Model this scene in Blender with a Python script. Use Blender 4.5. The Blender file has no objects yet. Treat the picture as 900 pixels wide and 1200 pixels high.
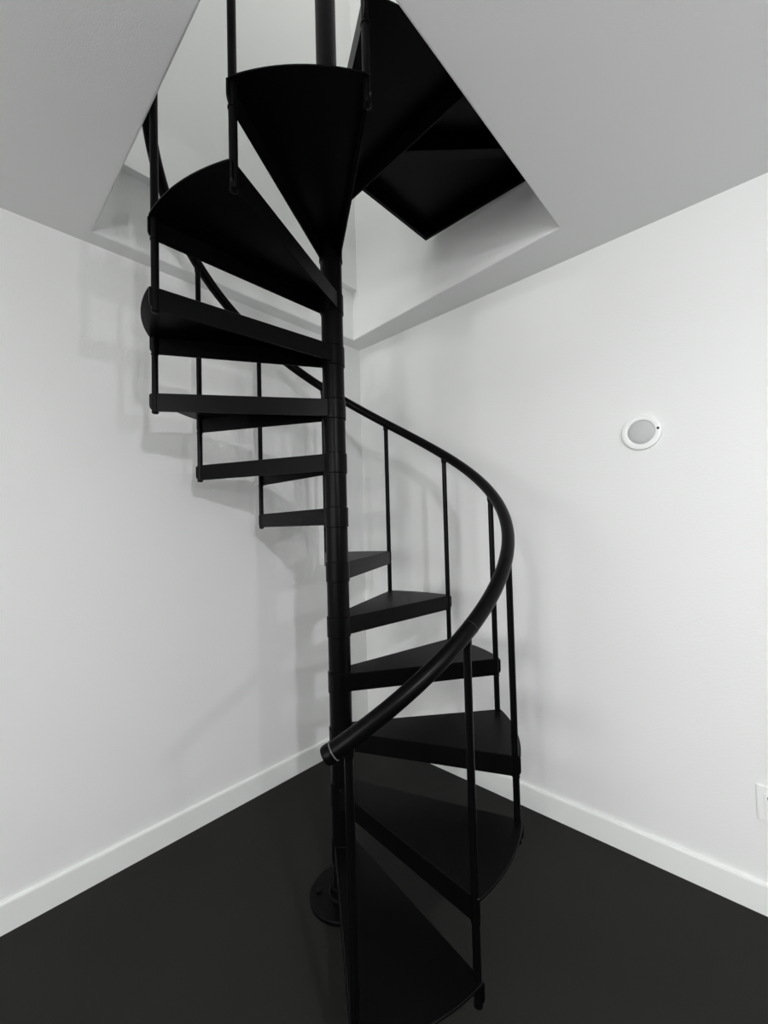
import bpy, bmesh, math, random
from math import sin, cos, radians, pi
from mathutils import Vector, Matrix

SC = bpy.context.scene
COL = SC.collection

# ------------------------------------------------------------ room / stair dimensions (metres)
H = 2.44                      # ceiling
UP = 2.756                    # upper floor
RX, RY = 6.4, -5.4            # extents of the room
UX, UY, UZ = 4.6, -4.6, 5.25  # extents of the room upstairs
PX, PY = 0.7425, -0.8644      # pole
RISE = 0.1973
TH0 = radians(-39.243)
DTH = radians(30.6306)
RB = 0.6005                   # baluster circle
RT = 0.617                    # tread rim
PR = 0.0385                   # pole radius
SR = 0.0425                   # sleeve radius
NT = 13
PAN = 0.062

def th(n): return TH0 + (n - 1) * DTH
def under(n): return RISE * n - 0.068

# ------------------------------------------------------------ materials
def nodes(name):
    m = bpy.data.materials.new(name); m.use_nodes = True
    nt = m.node_tree
    return m, nt, nt.nodes['Principled BSDF']

def paint(name, col, rough, bump=0.0, scale=60.0, spec=0.3, mottling=0.03, detail=3.0):
    m, nt, b = nodes(name)
    tc = nt.nodes.new('ShaderNodeTexCoord')
    n1 = nt.nodes.new('ShaderNodeTexNoise'); n1.inputs['Scale'].default_value = 1.7; n1.inputs['Detail'].default_value = 4
    nt.links.new(tc.outputs['Object'], n1.inputs['Vector'])
    mx = nt.nodes.new('ShaderNodeMix'); mx.data_type = 'RGBA'
    mx.inputs[6].default_value = (*[c * (1 - mottling) for c in col], 1)
    mx.inputs[7].default_value = (*[min(1, c * (1 + mottling)) for c in col], 1)
    nt.links.new(n1.outputs['Fac'], mx.inputs[0])
    nt.links.new(mx.outputs[2], b.inputs['Base Color'])
    b.inputs['Roughness'].default_value = rough
    b.inputs['Specular IOR Level'].default_value = spec
    if bump:
        n2 = nt.nodes.new('ShaderNodeTexNoise'); n2.inputs['Scale'].default_value = scale; n2.inputs['Detail'].default_value = detail
        nt.links.new(tc.outputs['Object'], n2.inputs['Vector'])
        bp = nt.nodes.new('ShaderNodeBump'); bp.inputs['Strength'].default_value = bump; bp.inputs['Distance'].default_value = 0.004
        nt.links.new(n2.outputs['Fac'], bp.inputs['Height'])
        nt.links.new(bp.outputs['Normal'], b.inputs['Normal'])
    return m

WALL = paint('wall_paint', (0.805, 0.812, 0.806), 0.75, 0.16, 120, 0.2, 0.012)
CEIL = paint('ceiling_paint', (0.77, 0.776, 0.772), 0.9, 0.10, 320, 0.1, 0.015)
GREYWALL = paint('grey_wall_paint', (0.24, 0.245, 0.25), 0.7, 0.16, 120, 0.2, 0.02)
TRIM = paint('trim_paint', (0.83, 0.845, 0.83), 0.4, 0.06, 40, 0.4, 0.01)
PLASTIC = paint('white_plastic', (0.86, 0.87, 0.86), 0.35, 0, 1, 0.45, 0.005)
LENS = paint('grey_lens_plastic', (0.52, 0.53, 0.53), 0.5, 0, 1, 0.3, 0.05)
DOT = paint('black_plastic', (0.01, 0.01, 0.01), 0.5)
STEEL = paint('black_painted_steel', (0.0014, 0.0016, 0.0015), 0.34, 0.03, 260, 0.085, 0.15)
TREADTOP = paint('black_tread_paint', (0.0014, 0.0015, 0.0014), 0.45, 0.06, 300, 0.10, 0.15)
GREYRING = paint('ring_highlight_grey', (0.10, 0.105, 0.105), 0.35, 0, 1, 0.5, 0.1)  # pale grey paints in the highlight line on the end cap ring
SEAM = paint('paint_seam', (0.022, 0.024, 0.023), 0.4, 0, 1, 0.3, 0.1)

def floor_material():
    m, nt, b = nodes('dark_floor')
    tc = nt.nodes.new('ShaderNodeTexCoord')
    n1 = nt.nodes.new('ShaderNodeTexNoise'); n1.inputs['Scale'].default_value = 2.2; n1.inputs['Detail'].default_value = 6
    nt.links.new(tc.outputs['Object'], n1.inputs['Vector'])
    r = nt.nodes.new('ShaderNodeValToRGB')
    r.color_ramp.elements[0].position = 0.3; r.color_ramp.elements[0].color = (0.0165, 0.0172, 0.0155, 1)
    r.color_ramp.elements[1].position = 0.75; r.color_ramp.elements[1].color = (0.0195, 0.0203, 0.0183, 1)
    nt.links.new(n1.outputs['Fac'], r.inputs['Fac'])
    # pale hairline scratches: a stretched, thresholded noise
    mp = nt.nodes.new('ShaderNodeMapping'); mp.inputs['Rotation'].default_value = (0, 0, 0.7); mp.inputs['Scale'].default_value = (1.6, 60, 1)
    nt.links.new(tc.outputs['Object'], mp.inputs['Vector'])
    n2 = nt.nodes.new('ShaderNodeTexNoise'); n2.inputs['Scale'].default_value = 2.4; n2.inputs['Detail'].default_value = 1
    nt.links.new(mp.outputs['Vector'], n2.inputs['Vector'])
    r2 = nt.nodes.new('ShaderNodeValToRGB')
    r2.color_ramp.elements[0].position = 0.80; r2.color_ramp.elements[0].color = (0, 0, 0, 1)
    r2.color_ramp.elements[1].position = 0.86; r2.color_ramp.elements[1].color = (1, 1, 1, 1)
    nt.links.new(n2.outputs['Fac'], r2.inputs['Fac'])
    ml = nt.nodes.new('ShaderNodeMath'); ml.operation = 'MULTIPLY'; ml.inputs[1].default_value = 0.25
    nt.links.new(r2.outputs['Color'], ml.inputs[0])
    mx = nt.nodes.new('ShaderNodeMix'); mx.data_type = 'RGBA'
    nt.links.new(ml.outputs[0], mx.inputs[0]); nt.links.new(r.outputs['Color'], mx.inputs[6]); mx.inputs[7].default_value = (0.05, 0.05, 0.047, 1)
    nt.links.new(mx.outputs[2], b.inputs['Base Color'])
    b.inputs['Roughness'].default_value = 0.6
    b.inputs['Specular IOR Level'].default_value = 0.09
    n3 = nt.nodes.new('ShaderNodeTexNoise'); n3.inputs['Scale'].default_value = 160
    nt.links.new(tc.outputs['Object'], n3.inputs['Vector'])
    bp = nt.nodes.new('ShaderNodeBump'); bp.inputs['Strength'].default_value = 0.12; bp.inputs['Distance'].default_value = 0.003
    nt.links.new(n3.outputs['Fac'], bp.inputs['Height']); nt.links.new(bp.outputs['Normal'], b.inputs['Normal'])
    return m
FLOOR = floor_material()

# ------------------------------------------------------------ mesh helpers
def obj(name, bm, mat, parent=None, smooth=False, angle=35):
    bmesh.ops.recalc_face_normals(bm, faces=bm.faces)
    me = bpy.data.meshes.new(name); bm.to_mesh(me); bm.free()
    for m in (mat if isinstance(mat, (list, tuple)) else [mat]): me.materials.append(m)
    o = bpy.data.objects.new(name, me); COL.objects.link(o)
    if parent: o.parent = parent
    if smooth:
        for p in me.polygons: p.use_smooth = True
        me.set_sharp_from_angle(angle=radians(angle))
    return o

def structure(name, bm, mat):
    o = obj(name, bm, mat); o['kind'] = 'structure'; return o

def box(bm, x0, x1, y0, y1, z0, z1):
    v = [bm.verts.new((x, y, z)) for z in (z0, z1) for x, y in ((x0, y0), (x1, y0), (x1, y1), (x0, y1))]
    for f in ((3, 2, 1, 0), (4, 5, 6, 7), (0, 1, 5, 4), (1, 2, 6, 5), (2, 3, 7, 6), (3, 0, 4, 7)):
        bm.faces.new([v[i] for i in f])

def prism(bm, pts, z0, z1):
    n = len(pts)
    a = [bm.verts.new((x, y, z0)) for x, y in pts]; b = [bm.verts.new((x, y, z1)) for x, y in pts]
    bm.faces.new(a[::-1]); bm.faces.new(b)
    for i in range(n): bm.faces.new((a[i], a[(i + 1) % n], b[(i + 1) % n], b[i]))

def lathe(bm, prof, seg=40, M=Matrix()):
    """profile of (radius, height) revolved about local z, closed at both ends"""
    rings = []
    for r, z in prof:
        rings.append([bm.verts.new(M @ Vector((r * cos(2 * pi * k / seg), r * sin(2 * pi * k / seg), z))) for k in range(seg)])
    for a, b in zip(rings, rings[1:]):
        for k in range(seg): bm.faces.new((a[k], a[(k + 1) % seg], b[(k + 1) % seg], b[k]))
    bm.faces.new(rings[0][::-1]); bm.faces.new(rings[-1])

def sweep(bm, pts, r, seg=16, radii=None):
    pts = [Vector(p) for p in pts]; rings = []
    for i, p in enumerate(pts):
        t = (pts[min(i + 1, len(pts) - 1)] - pts[max(i - 1, 0)]).normalized()
        up = Vector((0, 0, 1)) if abs(t.z) < 0.95 else Vector((1, 0, 0))
        a = t.cross(up).normalized(); b = a.cross(t).normalized()
        rr = radii[i] if radii else r
        rings.append([bm.verts.new(p + rr * (cos(2 * pi * k / seg) * a + sin(2 * pi * k / seg) * b)) for k in range(seg)])
    for a, b in zip(rings, rings[1:]):
        for k in range(seg): bm.faces.new((a[k], a[(k + 1) % seg], b[(k + 1) % seg], b[k]))
    bm.faces.new(rings[0][::-1]); bm.faces.new(rings[-1])

def offset_poly(pts, t):
    """inset a convex counter-clockwise outline by t"""
    n = len(pts); out = []
    for i in range(n):
        p0, p1, p2 = Vector(pts[i - 1]), Vector(pts[i]), Vector(pts[(i + 1) % n])
        d1 = (p1 - p0).normalized(); d2 = (p2 - p1).normalized()
        n1 = Vector((-d1.y, d1.x)); n2 = Vector((-d2.y, d2.x))
        k = 1 + n1.dot(n2)
        out.append(tuple(p1 + (n1 + n2) * (t / max(k, 0.2))))
    return out

def round_corner(prev, p, nxt, r, n=4):
    prev, p, nxt = Vector(prev), Vector(p), Vector(nxt)
    a = p + (prev - p).normalized() * r; b = p + (nxt - p).normalized() * r
    return [tuple(a.lerp(p, s).lerp(p.lerp(b, s), s)) for s in [k / n for k in range(n + 1)]]

def pan(bm, pts, z0, z1, t=0.004, lip=0.012):
    """sheet-metal tray: a top plate with the skirt folded down all round, open below, with a small return lip"""
    n = len(pts)
    edge = 0.003
    o0 = pts; oi = offset_poly(pts, edge); inn = offset_poly(pts, t); lp = offset_poly(pts, lip)
    def ring(ps, z): return [bm.verts.new((x, y, z)) for x, y in ps]
    A = ring(o0, z0); B = ring(o0, z1 - edge); Cc = ring(oi, z1)
    L0 = ring(lp, z0); L1 = ring(lp, z0 + t); D = ring(inn, z0 + t); E = ring(inn, z1 - t)
    def bridge(p, q):
        for i in range(n): bm.faces.new((p[i], p[(i + 1) % n], q[(i + 1) % n], q[i]))
    bridge(A, B); bridge(B, Cc)
    top = bm.faces.new(Cc); top.material_index = 1
    bridge(L0, A); bridge(L1, L0); bridge(D, L1); bridge(E, D)
    bm.faces.new(E[::-1])

# ------------------------------------------------------------ room shell
bm = bmesh.new(); box(bm, 0, RX, RY, 0, -0.1, 0)
structure('floor', bm, FLOOR)

# stairwell opening (plan, metres)
HO = [(0.083, -1.466), (1.362, -1.492), (1.354, -0.229), (0.083, -0.128)]
def shaft_y(x): return -0.128 + (x - 0.083) * (-0.229 + 0.128) / (1.354 - 0.083)

def framed_slab(outer, hole, z0, z1, soft=0.0):
    bm = bmesh.new()
    o0 = [bm.verts.new((x, y, z0)) for x, y in outer]; o1 = [bm.verts.new((x, y, z1)) for x, y in outer]
    h0 = [bm.verts.new((x, y, z0)) for x, y in hole]; h1 = [bm.verts.new((x, y, z1)) for x, y in hole]
    for i in range(4):
        j = (i + 1) % 4
        bm.faces.new((o0[i], o0[j], h0[j], h0[i])); bm.faces.new((o1[i], o1[j], h1[j], h1[i]))
        bm.faces.new((h0[i], h0[j], h1[j], h1[i])).material_index = 1; bm.faces.new((o0[i], o0[j], o1[j], o1[i]))
    if soft:
        bmesh.ops.bevel(bm, geom=[e for e in bm.edges if all(v in h0 for v in e.verts)], offset=soft, segments=3, affect='EDGES', profile=0.5)
    return bm
structure('ceiling', framed_slab([(0, RY), (RX, RY), (RX, 0), (0, 0)], HO, H, UP, 0.006), [CEIL, WALL])

bm = bmesh.new(); box(bm, -0.12, 0, RY - 0.12, 0.12, -0.1, UZ); structure('wall_left', bm, WALL)
bm = bmesh.new(); box(bm, 0, RX + 0.12, 0, 0.12, -0.1, H); structure('wall_right', bm, WALL)
bm = bmesh.new(); box(bm, 0, RX + 0.12, RY - 0.12, RY, -0.1, H); structure('wall_back', bm, GREYWALL)
bm = bmesh.new(); box(bm, RX, RX + 0.12, RY, 0, -0.1, H); structure('wall_far', bm, GREYWALL)
# upstairs: the wall above the right-hand side of the stairwell and the room it belongs to
bm = bmesh.new()
prism(bm, [(0, shaft_y(0.0)), (1.354, shaft_y(1.354)), (UX, shaft_y(1.354)), (UX, 0.12), (0, 0.12)], UP, UZ)
structure('wall_upper_right', bm, WALL)
bm = bmesh.new()
prism(bm, [(0, UY), (0.125, UY), (0.125, shaft_y(0.125)), (0, shaft_y(0.0))], UP - 0.022, UZ)
structure('wall_upper_left', bm, WALL)
bm = bmesh.new(); box(bm, 0.125, UX, UY - 0.12, UY, UP, UZ); structure('wall_upper_back', bm, WALL)
bm = bmesh.new(); box(bm, UX, UX + 0.12, UY - 0.12, 0.12, UP, UZ); structure('wall_upper_far', bm, WALL)
bm = bmesh.new(); box(bm, -0.12, UX + 0.12, UY - 0.12, 0.12, UZ, UZ + 0.1); structure('ceiling_upper', bm, CEIL)

# made-up window frames added around the unseen fill panels behind the camera
def added_window_frame(name, y, cx, cz, w, h):
    bm = bmesh.new()
    for x0, x1, z0, z1 in ((-w / 2 - 0.06, -w / 2, -h / 2 - 0.06, h / 2 + 0.06), (w / 2, w / 2 + 0.06, -h / 2 - 0.06, h / 2 + 0.06),
                           (-w / 2, w / 2, h / 2, h / 2 + 0.06), (-w / 2, w / 2, -h / 2 - 0.06, -h / 2)):
        box(bm, cx + x0, cx + x1, y, y + 0.03, cz + z0, cz + z1)
    structure(name, bm, TRIM)
added_window_frame('added_window_frame_1', RY, 3.0, 1.45, 1.5, 1.3)
added_window_frame('added_window_frame_2', RY, 1.0, 1.45, 1.5, 1.3)
added_window_frame('added_window_frame_3', UY, 1.2, 4.3, 1.5, 1.3)

# baseboards: flat board with an eased top edge
def baseboard(name, a, b, nrm):
    prof = [(0, 0), (0.013, 0), (0.013, 0.092), (0.0115, 0.0975), (0.008, 0.1005), (0.003, 0.101), (0, 0.101)]
    bm = bmesh.new(); a, b, nrm = Vector(a), Vector(b), Vector(nrm)
    A = [bm.verts.new(a + nrm * d + Vector((0, 0, z))) for d, z in prof]
    B = [bm.verts.new(b + nrm * d + Vector((0, 0, z))) for d, z in prof]
    n = len(prof); bm.faces.new(A); bm.faces.new(B[::-1])
    for i in range(n): bm.faces.new((A[i], A[(i + 1) % n], B[(i + 1) % n], B[i]))
    structure(name, bm, TRIM)
baseboard('baseboard_left', (0, RY, 0), (0, -0.013, 0), (1, 0, 0))
baseboard('baseboard_right', (0, 0, 0), (RX, 0, 0), (0, -1, 0))

# ------------------------------------------------------------ spiral staircase (one bolted structure)
stair = bpy.data.objects.new('spiral_staircase', None); COL.objects.link(stair)
stair.location = (PX, PY, 0)
stair['label'] = 'black steel spiral staircase winding around a central pole up through the ceiling opening'
stair['category'] = 'staircase'

# everything below is modelled about the pole axis
POLE_TOP = 3.80
bm = bmesh.new()
lathe(bm, [(PR, 0.012), (PR, POLE_TOP), (PR + 0.006, POLE_TOP + 0.004), (PR + 0.006, POLE_TOP + 0.02), (0.02, POLE_TOP + 0.035), (0.004, POLE_TOP + 0.038)], 48)
obj('central_pole', bm, STEEL, stair, True)
bm = bmesh.new()
lathe(bm, [(0.124, 0.0), (0.124, 0.010), (0.121, 0.013), (0.058, 0.013), (0.052, 0.018), (0.050, 0.045), (0.0475, 0.048), (PR, 0.048)], 64)
base = obj('base_plate', bm, STEEL, stair, True)
for k in range(4):
    a = radians(45 + 90 * k); bm = bmesh.new()
    lathe(bm, [(0.011, 0.012), (0.011, 0.019), (0.008, 0.021), (0.003, 0.0215)], 6, Matrix.Translation((0.09 * cos(a), 0.09 * sin(a), 0)))
    obj('bolt', bm, STEEL, base)

# treads: one master about +x, copied round the pole
DEL = radians(0.55)
def tread_outline():
    h = DTH / 2
    a0, a1 = -h - DEL, h + DEL
    rim = [(RT * cos(a0 + (a1 - a0) * k / 14), RT * sin(a0 + (a1 - a0) * k / 14)) for k in range(15)]
    f_in, b_in = (0.006, -0.036), (0.006, 0.036)
    pts = [f_in]
    pts += round_corner(f_in, rim[0], rim[1], 0.012, 3)
    pts += rim[1:-1]
    pts += round_corner(rim[-2], rim[-1], b_in, 0.012, 3)
    pts += [b_in]
    return pts
def plate(bm, pts, z0, z1, edge=0.002):
    """flat plate with a small eased top edge; the top face takes the second material"""
    n = len(pts); oi = offset_poly(pts, edge)
    A = [bm.verts.new((x, y, z0)) for x, y in pts]; B = [bm.verts.new((x, y, z1 - edge)) for x, y in pts]
    Cc = [bm.verts.new((x, y, z1)) for x, y in oi]
    bm.faces.new(A[::-1]); bm.faces.new(Cc).material_index = 1
    for p, q in ((A, B), (B, Cc)):
        for k in range(n): bm.faces.new((p[k], p[(k + 1) % n], q[(k + 1) % n], q[k]))
bm = bmesh.new(); plate(bm, tread_outline(), PAN - 0.006, PAN)
tread0 = obj('tread', bm, [STEEL, TREADTOP], stair)
# the edges folded down along the front and back of the tread, lower outer corner rounded off
def flange(side):
    a = side * (DTH / 2 + DEL * 0.6)
    p0 = Vector((0.006, side * 0.034, 0)); p1 = Vector((RT * cos(a), RT * sin(a), 0))
    L = (p1 - p0).length; d = (p1 - p0) / L; nv = Vector((-d.y, d.x, 0)) * 0.0025
    rc = 0.020
    prof = [(0.002, 0), (L - rc, 0)] + [(L - rc + rc * sin(q), rc - rc * cos(q)) for q in [radians(15 * k) for k in range(1, 7)]] + [(L, PAN - 0.005), (0.002, PAN - 0.005)]
    bm = bmesh.new()
    A = [bm.verts.new(p0 + d * x + nv + Vector((0, 0, z))) for x, z in prof]
    B = [bm.verts.new(p0 + d * x - nv + Vector((0, 0, z))) for x, z in prof]
    n = len(prof); bm.faces.new(A); bm.faces.new(B[::-1])
    for k in range(n): bm.faces.new((A[k], A[(k + 1) % n], B[(k + 1) % n], B[k]))
    return obj('edge_flange', bm, STEEL, tread0)
flanges0 = [flange(-1), flange(1)]
bm = bmesh.new()
lathe(bm, [(PR, -0.0076), (SR, -0.0076), (SR + 0.0008, -0.0066), (SR + 0.0008, 0.0625), (SR, 0.0635), (PR, 0.0635)], 48)
sleeve0 = obj('hub_sleeve', bm, STEEL, tread0, True)
bm = bmesh.new()
lathe(bm, [(PR, 0.0655), (PR + 0.0016, 0.0665), (PR + 0.0016, RISE - 0.0095), (PR, RISE - 0.0085)], 48)
spacer0 = obj('spacer_tube', bm, STEEL, tread0, True)
def copy_under(o, parent):
    c = o.copy(); COL.objects.link(c); c.parent = parent; return c
for n in range(1, NT + 1):
    if n == 1: t = tread0
    else:
        t = copy_under(tread0, stair)
        copy_under(sleeve0, t); copy_under(spacer0, t)
        for q in flanges0: copy_under(q, t)
    t.location = (0, 0, under(n)); t.rotation_euler = (0, 0, th(n) + DTH / 2)

# balusters: each joins the front corner of one tread to the back corner of the tread below
RAIL = RISE * 0 + 0.7138 - 0.0756
BR = 0.0103
def rail_z(n): return RISE * n + RAIL
LEN = rail_z(1) - 0.015 - (under(0) - 0.004)
bm = bmesh.new()
lathe(bm, [(BR * 0.35, -0.0035), (BR * 0.75, -0.0025), (BR, 0.0), (BR, LEN)], 20)
bal0 = obj('baluster', bm, STEEL, stair, True)
bm = bmesh.new()
lathe(bm, [(BR, LEN - 0.024), (BR + 0.0022, LEN - 0.018), (BR + 0.003, LEN + 0.004), (BR, LEN + 0.006)], 20)
fer0 = obj('rail_ferrule', bm, STEEL, bal0, True)
bm = bmesh.new()
lathe(bm, [(BR, 0.0005), (BR + 0.0012, 0.001), (BR + 0.0012, 0.0036), (BR, 0.0038)], 20)
nut0 = obj('foot_nut', bm, STEEL, bal0)
bm = bmesh.new()
lathe(bm, [(BR, RISE - 0.001), (BR + 0.0018, RISE), (BR + 0.0018, RISE + 0.0038), (BR, RISE + 0.0038)], 20)
col0 = obj('tread_collar', bm, STEEL, bal0, True)
for n in range(1, NT + 2):
    if n == 1:
        bm = bmesh.new()
        L1 = rail_z(1) - 0.015
        lathe(bm, [(BR, 0.0), (BR, L1)], 20)
        b = obj('baluster', bm, STEEL, stair, True)
        bm = bmesh.new()
        lathe(bm, [(BR, L1 - 0.024), (BR + 0.0022, L1 - 0.018), (BR + 0.003, L1 + 0.004), (BR, L1 + 0.006)], 20)
        obj('rail_ferrule', bm, STEEL, b, True)
        bm = bmesh.new(); lathe(bm, [(0.022, 0), (0.022, 0.006), (BR, 0.009)], 24)
        obj('foot_flange', bm, STEEL, b, True)
        z = 0.0
    else:
        if n == 2: b = bal0
        else:
            b = copy_under(bal0, stair)
            for s in (fer0, nut0, col0): copy_under(s, b)
        z = under(n - 1) - 0.004
    b.location = (RB * cos(th(n)), RB * sin(th(n)), z); b.rotation_euler = (0, 0, th(n))

# handrail: helical tube over the balusters
HR = 0.0205
def rail_pt(a):
    n = 1 + (a - TH0) / DTH
    return Vector((RB * cos(a), RB * sin(a), rail_z(n)))
a_lo, a_hi = TH0 - radians(4.6), th(NT + 1) + radians(6)
bm = bmesh.new()
N = 190
sweep(bm, [rail_pt(a_lo + (a_hi - a_lo) * k / N) for k in range(N + 1)], HR, 20)
rail = obj('handrail', bm, STEEL, stair, True, 50)
def rail_ring(name, a, da, r, mat, taper=False):
    bm = bmesh.new()
    P = [rail_pt(a + da * k / 4) for k in range(5)]
    rr = [r - 0.0015 if taper else r, r, r, r, r - 0.001]
    sweep(bm, P, r, 20, rr)
    return obj(name, bm, mat, rail, True, 50)
rail_ring('end_cap', a_lo - radians(0.35), radians(1.7), HR + 0.0016, STEEL, True)
rail_ring('joint_ring', a_lo + radians(1.4), radians(0.16), HR + 0.0019, GREYRING)
rail_ring('joint_ring', th(2) + radians(1.6), radians(0.16), HR + 0.0006, SEAM)

# landing: square corner platform at upper-floor level
LZ = RISE * 14 - 0.068
lx0, lx1 = -0.018, 1.362 - PX - 0.006
ly0, ly1 = -0.018, -0.236 - PY
bm = bmesh.new()
pan(bm, [(lx0, ly0), (lx1, ly0), (lx1, ly1), (lx0, ly1)], LZ, LZ + PAN, 0.004, 0.014)
land = obj('landing', bm, [STEEL, TREADTOP], stair)
bm = bmesh.new()
d = Vector((cos(radians(43)), sin(radians(43)))); nrm = Vector((-d.y, d.x))
p = [d * 0.04 - nrm * 0.02, d * 0.80 - nrm * 0.02, d * 0.80 + nrm * 0.02, d * 0.04 + nrm * 0.02]
prism(bm, [tuple(v) for v in p], LZ + 0.004, LZ + PAN - 0.0035)
obj('stiffener', bm, STEEL, land)
bm = bmesh.new()
lathe(bm, [(PR, LZ - 0.0076), (SR + 0.0008, -0.0066 + LZ), (SR + 0.0008, LZ + 0.08), (PR, LZ + 0.082)], 48)
obj('hub_sleeve', bm, STEEL, land, True)

# ------------------------------------------------------------ things on the right wall
def wall_thing(name, label, cat, loc):
    o = bpy.data.objects.new(name, None); COL.objects.link(o); o.location = loc; o['label'] = label; o['category'] = cat; return o
OUT = Matrix.Rotation(radians(90), 4, 'X')       # local z -> world -y (out of the wall)
s = wall_thing('wall_sensor', 'round white wall fixture with grey centre and small black dot on right wall', 'sensor', (1.5545, 0, 1.6415))
bm = bmesh.new()
lathe(bm, [(0.066, 0.0), (0.068, 0.004), (0.068, 0.008), (0.0665, 0.0115), (0.0625, 0.0135), (0.0495, 0.0135), (0.0465, 0.0118), (0.046, 0.007), (0.02, 0.007)], 64, OUT)
obj('housing', bm, PLASTIC, s, True)
bm = bmesh.new()
lathe(bm, [(0.0458, 0.006), (0.0458, 0.0095), (0.042, 0.0125), (0.032, 0.0150), (0.018, 0.0163), (0.003, 0.0167)], 48, OUT)
obj('lens', bm, LENS, s, True)
bm = bmesh.new()
lathe(bm, [(0.0045, 0.012), (0.0045, 0.0142), (0.003, 0.0150), (0.001, 0.0152)], 20, Matrix.Translation((0.0565, 0, 0.006)) @ OUT)
obj('dot', bm, DOT, s, True)

o = wall_thing('wall_outlet', 'white wall outlet plate low on right wall, cut by photo edge', 'outlet', (1.8715, 0, 0.3605))
bm = bmesh.new(); box(bm, -0.0355, 0.0355, -0.006, 0, -0.057, 0.057)
bmesh.ops.bevel(bm, geom=[e for e in bm.edges if any(v.co.y < -0.005 for v in e.verts)], offset=0.0025, segments=2, affect='EDGES')
obj('cover_plate', bm, PLASTIC, o)
bm = bmesh.new(); box(bm, -0.0168, 0.0168, -0.0085, -0.0055, -0.0335, 0.0335)
bmesh.ops.bevel(bm, geom=[e for e in bm.edges if any(v.co.y < -0.008 for v in e.verts)], offset=0.001, segments=1, affect='EDGES')
rec = obj('receptacle', bm, PLASTIC, o)
for zc in (-0.019, 0.019):
    for xc in (-0.0065, 0.0065):
        bm = bmesh.new(); box(bm, xc - 0.001, xc + 0.001, -0.0088, -0.0080, zc - 0.002, zc + 0.006)
        obj('slot', bm, DOT, rec)
    bm = bmesh.new(); lathe(bm, [(0.0025, 0.008), (0.0025, 0.0088)], 14, Matrix.Translation((0, 0, zc - 0.008)) @ OUT)
    obj('ground_hole', bm, DOT, rec)

# ------------------------------------------------------------ light
def lamp(name, loc, power, radius, col=(1, 1, 1)):
    l = bpy.data.lights.new(name, 'POINT'); l.energy = power; l.shadow_soft_size = radius; l.color = col
    o = bpy.data.objects.new(name, l); COL.objects.link(o); o.location = loc; return o
def panel(name, loc, rot, power, sx, sy=None, col=(1, 1, 1)):
    l = bpy.data.lights.new(name, 'AREA'); l.energy = power; l.color = col
    if sy: l.shape = 'RECTANGLE'; l.size = sx; l.size_y = sy
    else: l.shape = 'DISK'; l.size = sx
    o = bpy.data.objects.new(name, l); COL.objects.link(o); o.location = loc; o.rotation_euler = rot; return o
WARM = (1.0, 0.995, 0.955)
COOL = (0.985, 0.98, 1.0)
FILL_TINT = (0.995, 1.0, 0.985)
lamp('pendant_lamp', (2.9, -2.0, 2.1), 38, 0.045, COOL)
panel('pendant_downlight', (2.9, -2.0, 2.12), (0, 0, 0), 22, 0.10, None, COOL)
lamp('standing_lamp', (3.3, -1.42, 1.62), 23, 0.03, COOL)
lamp('ceiling_lamp_behind', (2.45, -4.4, 2.33), 52, 0.05, WARM)
# fill light added to brighten the walls, set at made-up back windows, both floors
panel('fill_panel', (3.0, RY + 0.05, 1.45), (radians(90), 0, 0), 50, 1.5, 1.3, FILL_TINT)
panel('fill_panel', (1.0, RY + 0.05, 1.45), (radians(90), 0, 0), 38, 1.5, 1.3, FILL_TINT)
panel('fill_panel', (1.2, UY + 0.05, 4.3), (radians(90), 0, 0), 38, 1.5, 1.3, FILL_TINT)
lamp('ceiling_lamp_upstairs', (1.1, -0.75, 4.8), 7, 0.10, WARM)

w = bpy.data.worlds.new('world'); SC.world = w; w.use_nodes = True
w.node_tree.nodes['Background'].inputs[0].default_value = (0.5, 0.55, 0.6, 1)
w.node_tree.nodes['Background'].inputs[1].default_value = 0.05

# ------------------------------------------------------------ camera
F, yaw, pitch, roll = 490.88, 0.7471, 0.0319, -0.0261
f = Vector((-sin(yaw) * cos(pitch), cos(yaw) * cos(pitch), sin(pitch)))
r = Vector((cos(yaw), sin(yaw), 0)); u = r.cross(f)
r2 = cos(roll) * r + sin(roll) * u; u2 = -sin(roll) * r + cos(roll) * u
cd = bpy.data.cameras.new('camera'); cam = bpy.data.objects.new('camera', cd); COL.objects.link(cam)
cam.matrix_world = Matrix(((r2.x, u2.x, -f.x, 1.9135), (r2.y, u2.y, -f.y, -1.8717), (r2.z, u2.z, -f.z, 1.3073), (0, 0, 0, 1)))
cd.sensor_fit = 'VERTICAL'; cd.sensor_height = 36; cd.sensor_width = 27; cd.lens = F / 1200 * 36
cd.clip_start = 0.01; cd.clip_end = 60
SC.camera = cam

vs = SC.view_settings
vs.view_transform = 'Standard'; vs.look = 'None'; vs.gamma = 1; vs.use_curve_mapping = False
vs.exposure = -0.02
SC.cycles.max_bounces = 12; SC.cycles.diffuse_bounces = 8
SC.cycles.use_denoising = True
